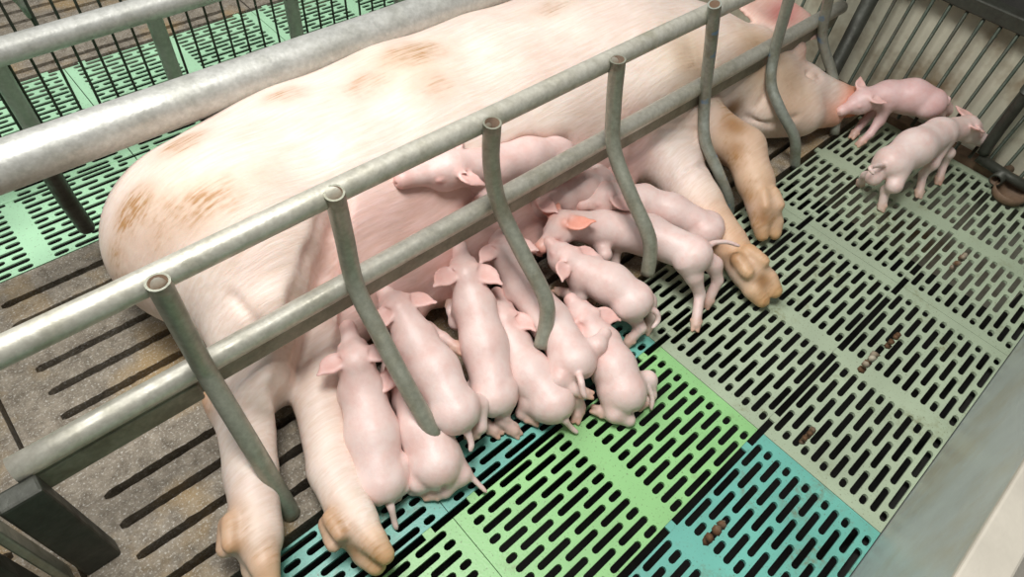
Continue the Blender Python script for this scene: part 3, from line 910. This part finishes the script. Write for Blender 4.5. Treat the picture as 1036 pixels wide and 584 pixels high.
def piglet(label, spine, up=(0, 0, 1), r=(0.036, 0.043, 0.036), head_up=None, legs=None, tail=None, ears=1.0, s=1.0, earc=PR, dirt=(), base=PB, hide=(), eartilt=(0.55, 0.55)):
    """spine: rump, middle, shoulder, skull, snout; legs: {'hl':[hip,knee,hock,foot]...}"""
    P = [V3(v) for v in spine]
    rump, mid, sh, sk, sn = P
    B = Body(); B.base = base
    rg = random.Random(len(label) * 7 + int(rump[0] * 1000))
    U = nrm(up)
    F0 = nrm(sh - rump); U = nrm(U - F0 * (F0 @ U)); L = np.cross(U, F0)   # left
    B.cap(rump, mid, r[0] * s, r[1] * s, k=0.015)
    B.cap(mid, sh, r[1] * s, r[2] * s, k=0.015)
    neck = sk - nrm(sn - sk) * 0.012 * s
    B.cap(sh, neck, r[2] * 0.92 * s, 0.027 * s, k=0.014)
    hd = nrm(sn - sk); HU = nrm(head_up if head_up is not None else up); HU = nrm(HU - hd * (hd @ HU)); HL = np.cross(HU, hd)
    # skull, cheeks, muzzle, snout disc
    B.ell(sk, (0.031 * s, 0.027 * s, 0.028 * s), ax=(hd, HU), k=0.012)
    B.ell(sk + hd * 0.006 * s - HU * 0.010 * s, (0.026 * s, 0.026 * s, 0.020 * s), ax=(hd, HU), k=0.012)
    B.cap(sk + hd * 0.014 * s - HU * 0.001 * s, sn - hd * 0.004 * s, 0.019 * s, 0.0128 * s, k=0.010)
    B.cap(sk + hd * 0.012 * s - HU * 0.014 * s, sn - hd * 0.012 * s - HU * 0.008 * s, 0.014 * s, 0.008 * s, k=0.007)
    B.cap(sn - hd * 0.003 * s, sn + hd * 0.001 * s, 0.0135 * s, 0.0135 * s, k=0.003, col=earc)
    for sg in (-1, 1):
        B.ell(sn + hd * 0.0145 * s + HL * sg * 0.0048 * s, (0.005 * s, 0.0026 * s, 0.0032 * s), ax=(hd, HU), k=0.002, sub=True)
        # eye: lid bulge with a dark slit
        B.ell(sk + hd * 0.020 * s + HL * sg * 0.0185 * s + HU * 0.008 * s, (0.0065 * s, 0.0035 * s, 0.0042 * s), ax=(hd, HU), k=0.004, col=(0.72, 0.42, 0.38))
        # ear: thin cupped flap
        root = sk - hd * 0.008 * s + HU * 0.018 * s + HL * sg * 0.019 * s
        e1, e2 = rg.uniform(0.35, 0.85), rg.uniform(-0.25, 0.25)
        ed = nrm(-hd * e1 + HL * sg * 0.80 + HU * e2)
        en = nrm(HU * 0.75 - hd * 0.35 + HL * sg * 0.30)
        B.cap(root - ed * 0.004 * s, root + ed * 0.008 * s, 0.0085 * s, 0.006 * s, k=0.006, col=earc)
        B.cap(root + ed * 0.018 * s * ears, root + (ed * 0.042 - hd * 0.004) * s * ears, 0.0100 * s * ears, 0.0040, k=0.008, col=earc, flat=(nrm(en - ed * (en @ ed)), 2.4))
        B.ell(root + ed * 0.017 * s * ears, (0.021 * s * ears, 0.0165 * s * ears, 0.0046), ax=(ed, en), k=0.005, col=earc)
        B.ell(root + ed * 0.017 * s * ears + en * 0.0048, (0.017 * s * ears, 0.012 * s * ears, 0.0030), ax=(ed, en), k=0.003, sub=True)
    legs = legs or {}
    for sg in (-1, 1):
        B.ell(rump + F0 * 0.004 * s + L * sg * 0.017 * s - U * 0.002 * s, (0.030 * s, 0.021 * s, 0.030 * s), ax=(F0, U), k=0.006 * s)
        B.ell(sh + L * sg * 0.021 * s - U * 0.002 * s, (0.020 * s, 0.015 * s, 0.026 * s), ax=(F0, U), k=0.008 * s)
    B.cap(rump - F0 * 0.034 * s + U * 0.004 * s, rump - F0 * 0.034 * s - U * 0.03 * s, 0.002 * s, 0.003 * s, k=0.010 * s, sub=True)
    D = {}
    for sd, sg in (('l', 1), ('r', -1)):
        D['h' + sd] = [rump + F0 * 0.010 * s + L * sg * 0.018 * s - U * 0.006 * s, rump + F0 * 0.030 * s + L * sg * 0.030 * s - U * 0.026 * s,
                       rump - F0 * 0.004 * s + L * sg * 0.034 * s - U * 0.034 * s, rump + F0 * 0.022 * s + L * sg * 0.036 * s - U * 0.046 * s]
        D['f' + sd] = [sh - F0 * 0.002 * s + L * sg * 0.020 * s - U * 0.012 * s, sh - F0 * 0.014 * s + L * sg * 0.032 * s - U * 0.030 * s,
                       sh + F0 * 0.012 * s + L * sg * 0.034 * s - U * 0.040 * s, sh + F0 * 0.028 * s + L * sg * 0.032 * s - U * 0.048 * s]
    for kx in ('hl', 'hr', 'fl', 'fr'):
        if kx in hide: continue
        if kx in legs:
            pts = [V3(v) for v in legs[kx]]
            if len(pts) == 3: pts = [D[kx][0]] + pts
        else:
            pts = D[kx]
            pts = [np.array([p[0], p[1], max(p[2], 0.012)]) for p in pts]
        R_ = (0.026, 0.0165, 0.0105, 0.0095) if kx[0] == 'h' else (0.019, 0.0125, 0.0095, 0.0090)
        R_ = [x * s for x in R_]
        B.cap(pts[0], pts[1], R_[0], R_[1], k=0.008)
        B.cap(pts[1], pts[2], R_[1], R_[2], k=0.008)
        B.cap(pts[2], pts[3], R_[2], R_[3], k=0.006)
        d = nrm(pts[3] - pts[2]); d2 = nrm(d + np.array([0, 0, -0.3]) * 0)
        sd_ = nrm(np.cross(d, U if abs(d @ U) < 0.8 else F0))
        for q in (-1, 1):
            B.cap(pts[3] + sd_ * q * 0.004 * s, pts[3] + d * 0.013 * s + sd_ * q * 0.0048 * s, 0.0062 * s, 0.0042 * s, k=0.002, col=(0.62, 0.40, 0.27))
            B.ell(pts[3] - d * 0.006 * s + sd_ * q * 0.009 * s, (0.004 * s,) * 3, k=0.003, col=(0.62, 0.40, 0.27))
    # tail
    if tail is None:
        t0 = rump - F0 * r[0] * 0.93 * s + U * 0.006
        tail = [t0, t0 - F0 * 0.012 + U * 0.002 + L * 0.004, t0 - F0 * 0.026 - U * 0.004 + L * 0.010, t0 - F0 * 0.036 - U * 0.008 + L * 0.006]
    else:
        tail = [V3(v) for v in tail]
        tail = [rump + nrm(tail[0] - rump) * min(np.linalg.norm(tail[0] - rump), r[0] * 0.9 * s)] + tail
    tp = catmull(tail, 4)
    for i, (a, b) in enumerate(zip(tp, tp[1:])):
        u0 = i / len(tp); u1 = (i + 1) / len(tp)
        B.cap(a, b, 0.0052 - 0.0026 * u0, 0.0052 - 0.0026 * u1, k=0.004)
    for c_, r_, st in dirt:
        B.paint.append((V3(c_), (r_,) * 3, None, st))
    me = B.mesh(0.0024, 'piglet', floor=0.001, smooth=1)
    o = obj('piglet', me, M['piglet'])
    tag(o, label, 'piglet', PIG)
    return o


# A: far left, against the rear leg of the sow
piglet('leftmost piglet of the litter, lying along the hind leg of the sow',
       [(386, 488, .045), (377, 440, .065), (366, 395, .085), (359, 362, .120), (352, 332, .115)], r=(.035, .040, .034),
       tail=[(396, 515, .030), (399, 528, .012), (401, 535, .004)], legs={'hr': [(405, 470, .045), (408, 492, .03), (398, 503, .010)], 'fr': [(386, 400, .06), (390, 380, .05), (393, 360, .05)]})
# B: under the second post, on top
piglet('pink piglet crossed by the second tube post, rump resting on a litter mate',
       [(462, 418, .090), (440, 375, .105), (420, 345, .115), (402, 312, .135), (384, 290, .125)], r=(.034, .038, .034),
       tail=[(474, 440, .070), (477, 449, .062), (476, 456, .055)], legs={'fr': [(432, 333, .09), (448, 342, .085), (462, 352, .08)], 'hr': [(484, 410, .07), (486, 432, .055), (478, 440, .04)]})
# C: round rump below B
piglet('piglet showing mostly its round rump right under the end of the second post',
       [(442, 470, .045), (430, 435, .055), (420, 400, .060), (408, 375, .085), (398, 352, .085)], r=(.039, .040, .034),
       tail=[(472, 478, .035), (482, 488, .022), (492, 498, .012)], legs={'hl': [(424, 488, .03), (418, 494, .014), (432, 496, .010)], 'hr': [(466, 480, .03), (450, 497, .014), (438, 500, .010)]})
# D: upright back with both ears out, between posts 2 and 3
piglet('piglet with both ears spread, nursing between the second and third tube posts',
       [(501, 402, .055), (490, 350, .080), (480, 310, .105), (470, 276, .135), (464, 246, .135)], r=(.034, .039, .036), ears=1.15,
       tail=[(512, 424, .030), (520, 430, .012), (524, 432, .006)], legs={'hr': [(514, 400, .04), (508, 425, .022), (520, 436, .008)], 'hl': [(480, 395, .04), (480, 420, .02), (500, 436, .008)]})
# E: long piglet crossing to lower right, on top of F and G
piglet('piglet crossed by the third tube post, rump lying across two litter mates',
       [(582, 366, .075), (556, 325, .075), (530, 290, .090), (508, 252, .115), (498, 228, .115)], r=(.036, .036, .034), ears=1.0,
       tail=[(588, 386, .095), (590, 396, .085), (592, 402, .078)], legs={'hr': [(604, 350, .085), (612, 338, .085), (608, 366, .055)], 'hl': [(566, 384, .07), (578, 394, .06), (592, 398, .055)],
       'fl': [(512, 262, .10), (503, 256, .10), (500, 264, .09)]})
# F: low, lying between D and E
piglet('piglet lying low to the left of the end of the third tube post',
       [(560, 408, .042), (535, 378, .050), (518, 350, .058), (508, 322, .075), (503, 298, .080)], r=(.035, .038, .032),
       tail=[(572, 426, .030), (578, 433, .014), (584, 438, .006)], legs={'hl': [(535, 408, .03), (528, 418, .014), (538, 424, .010)], 'hr': [(580, 402, .03), (586, 412, .014), (584, 420, .010)]})
# G: right lower one on the green panels
piglet('piglet lying on the lime green panel, furthest right of those lying down',
       [(632, 398, .040), (620, 372, .048), (608, 348, .055), (590, 322, .070), (578, 304, .080)], r=(.037, .039, .033),
       tail=[(655, 392, .040), (660, 402, .028), (659, 414, .014)], legs={'hl': [(622, 418, .022), (636, 425, .012), (606, 416, .012)], 'hr': [(655, 385, .03), (658, 400, .014), (650, 408, .010)]})
# H: crouching, below I
piglet('crouching piglet with bent hind leg, just below the standing one at the fourth post',
       [(643, 305, .080), (618, 288, .085), (592, 276, .085), (572, 262, .100), (556, 246, .110)], r=(.033, .038, .034),
       tail=[(664, 316, .070), (666, 324, .058), (660, 332, .050)], legs={'hl': [(640, 318, .05), (648, 332, .035), (636, 346, .010)], 'hr': [(655, 305, .05), (660, 318, .03), (655, 332, .010)]})
# I: standing piglet in front of the fourth post
piglet('standing piglet with orange pink ear crossed by the fourth tube post',
       [(703, 258, .105), (655, 238, .088), (610, 232, .094), (567, 231, .118), (548, 250, .100)], r=(.034, .040, .037), head_up=(0.35, 0.25, 1), ears=1.15,
       earc=(0.85, 0.40, 0.30), tail=[(722, 246, .115), (735, 245, .115), (748, 249, .110)],
       legs={'hl': [(702, 280, .075), (708, 298, .040), (704, 328, .010)], 'hr': [(722, 268, .075), (726, 284, .045), (716, 306, .010)], 'fl': [(612, 258, .08), (606, 276, .04), (600, 300, .012)], 'fr': [(625, 245, .08), (622, 262, .04), (624, 285, .012)]})
# J: behind I
piglet('piglet between the standing one and the lower fore leg of the sow',
       [(718, 232, .085), (680, 214, .095), (650, 203, .105), (612, 200, .125), (588, 208, .115)], r=(.030, .034, .032), ears=1.1, dirt=[((655, 210, .13), 0.02, .6)],
       tail=[(735, 240, .075), (744, 242, .070), (755, 240, .068)])
# K: snuggled at the udder, head hidden
piglet('piglet wedged at the udder under the lower rail, above the orange eared one',
       [(608, 183, .125), (588, 190, .130), (568, 196, .130), (545, 204, .125), (524, 208, .110)], r=(.028, .031, .029))
# L: on top of the udder, face to the left
piglet('piglet on top of the udder between both rails, face turned to the left',
       [(566, 160, .195), (535, 163, .208), (500, 170, .220), LSK, LSN], r=(.032, .036, .034), head_up=(-0.15, -0.35, 1), s=1.18, ears=0.9,
       base=(0.78, 0.60, 0.56), dirt=[((430, 184, .28), 0.025, .5)], hide=('hl', 'hr'), legs={'fl': [(500, 190, .205), (484, 206, .195), (462, 226, .175)], 'fr': [(480, 190, .2), (462, 196, .2), (440, 200, .19)]})
# M: at the snout of the sow
piglet('pinker piglet standing nose to nose with the sow before the grille',
       [(942, 104, .120), (922, 98, .120), (898, 97, .112), (872, 102, .100), (852, 112, .080)], r=(.036, .042, .037), base=(0.80, 0.58, 0.56), ears=.8,
       tail=[(954, 98, .130), (960, 100, .130), (958, 106, .125)],
       legs={'fl': [(890, 122, .06), (880, 136, .03), (871, 144, .010)], 'fr': [(885, 112, .06), (873, 124, .03), (864, 136, .010)], 'hl': [(948, 118, .07), (955, 130, .04), (950, 146, .010)], 'hr': [(962, 112, .07), (968, 124, .04), (964, 140, .010)]})
# N: standing with its back to the viewer, head to the right
piglet('pale piglet walking to the right corner with its head by the drinker pipe',
       [(902, 165, .100), (925, 150, .112), (950, 135, .115), (980, 131, .102), (1001, 146, .072)], r=(.036, .043, .036), base=(0.82, 0.68, 0.63), ears=1.15,
       tail=[(886, 168, .115), (880, 170, .120), (884, 176, .115)],
       legs={'hl': [(884, 180, .07), (876, 178, .045), (870, 186, .008)], 'hr': [(905, 188, .07), (896, 192, .045), (892, 210, .008)], 'fr': [(944, 166, .07), (934, 176, .04), (930, 196, .008)], 'fl': [(960, 155, .07), (955, 165, .04), (950, 182, .010)]})
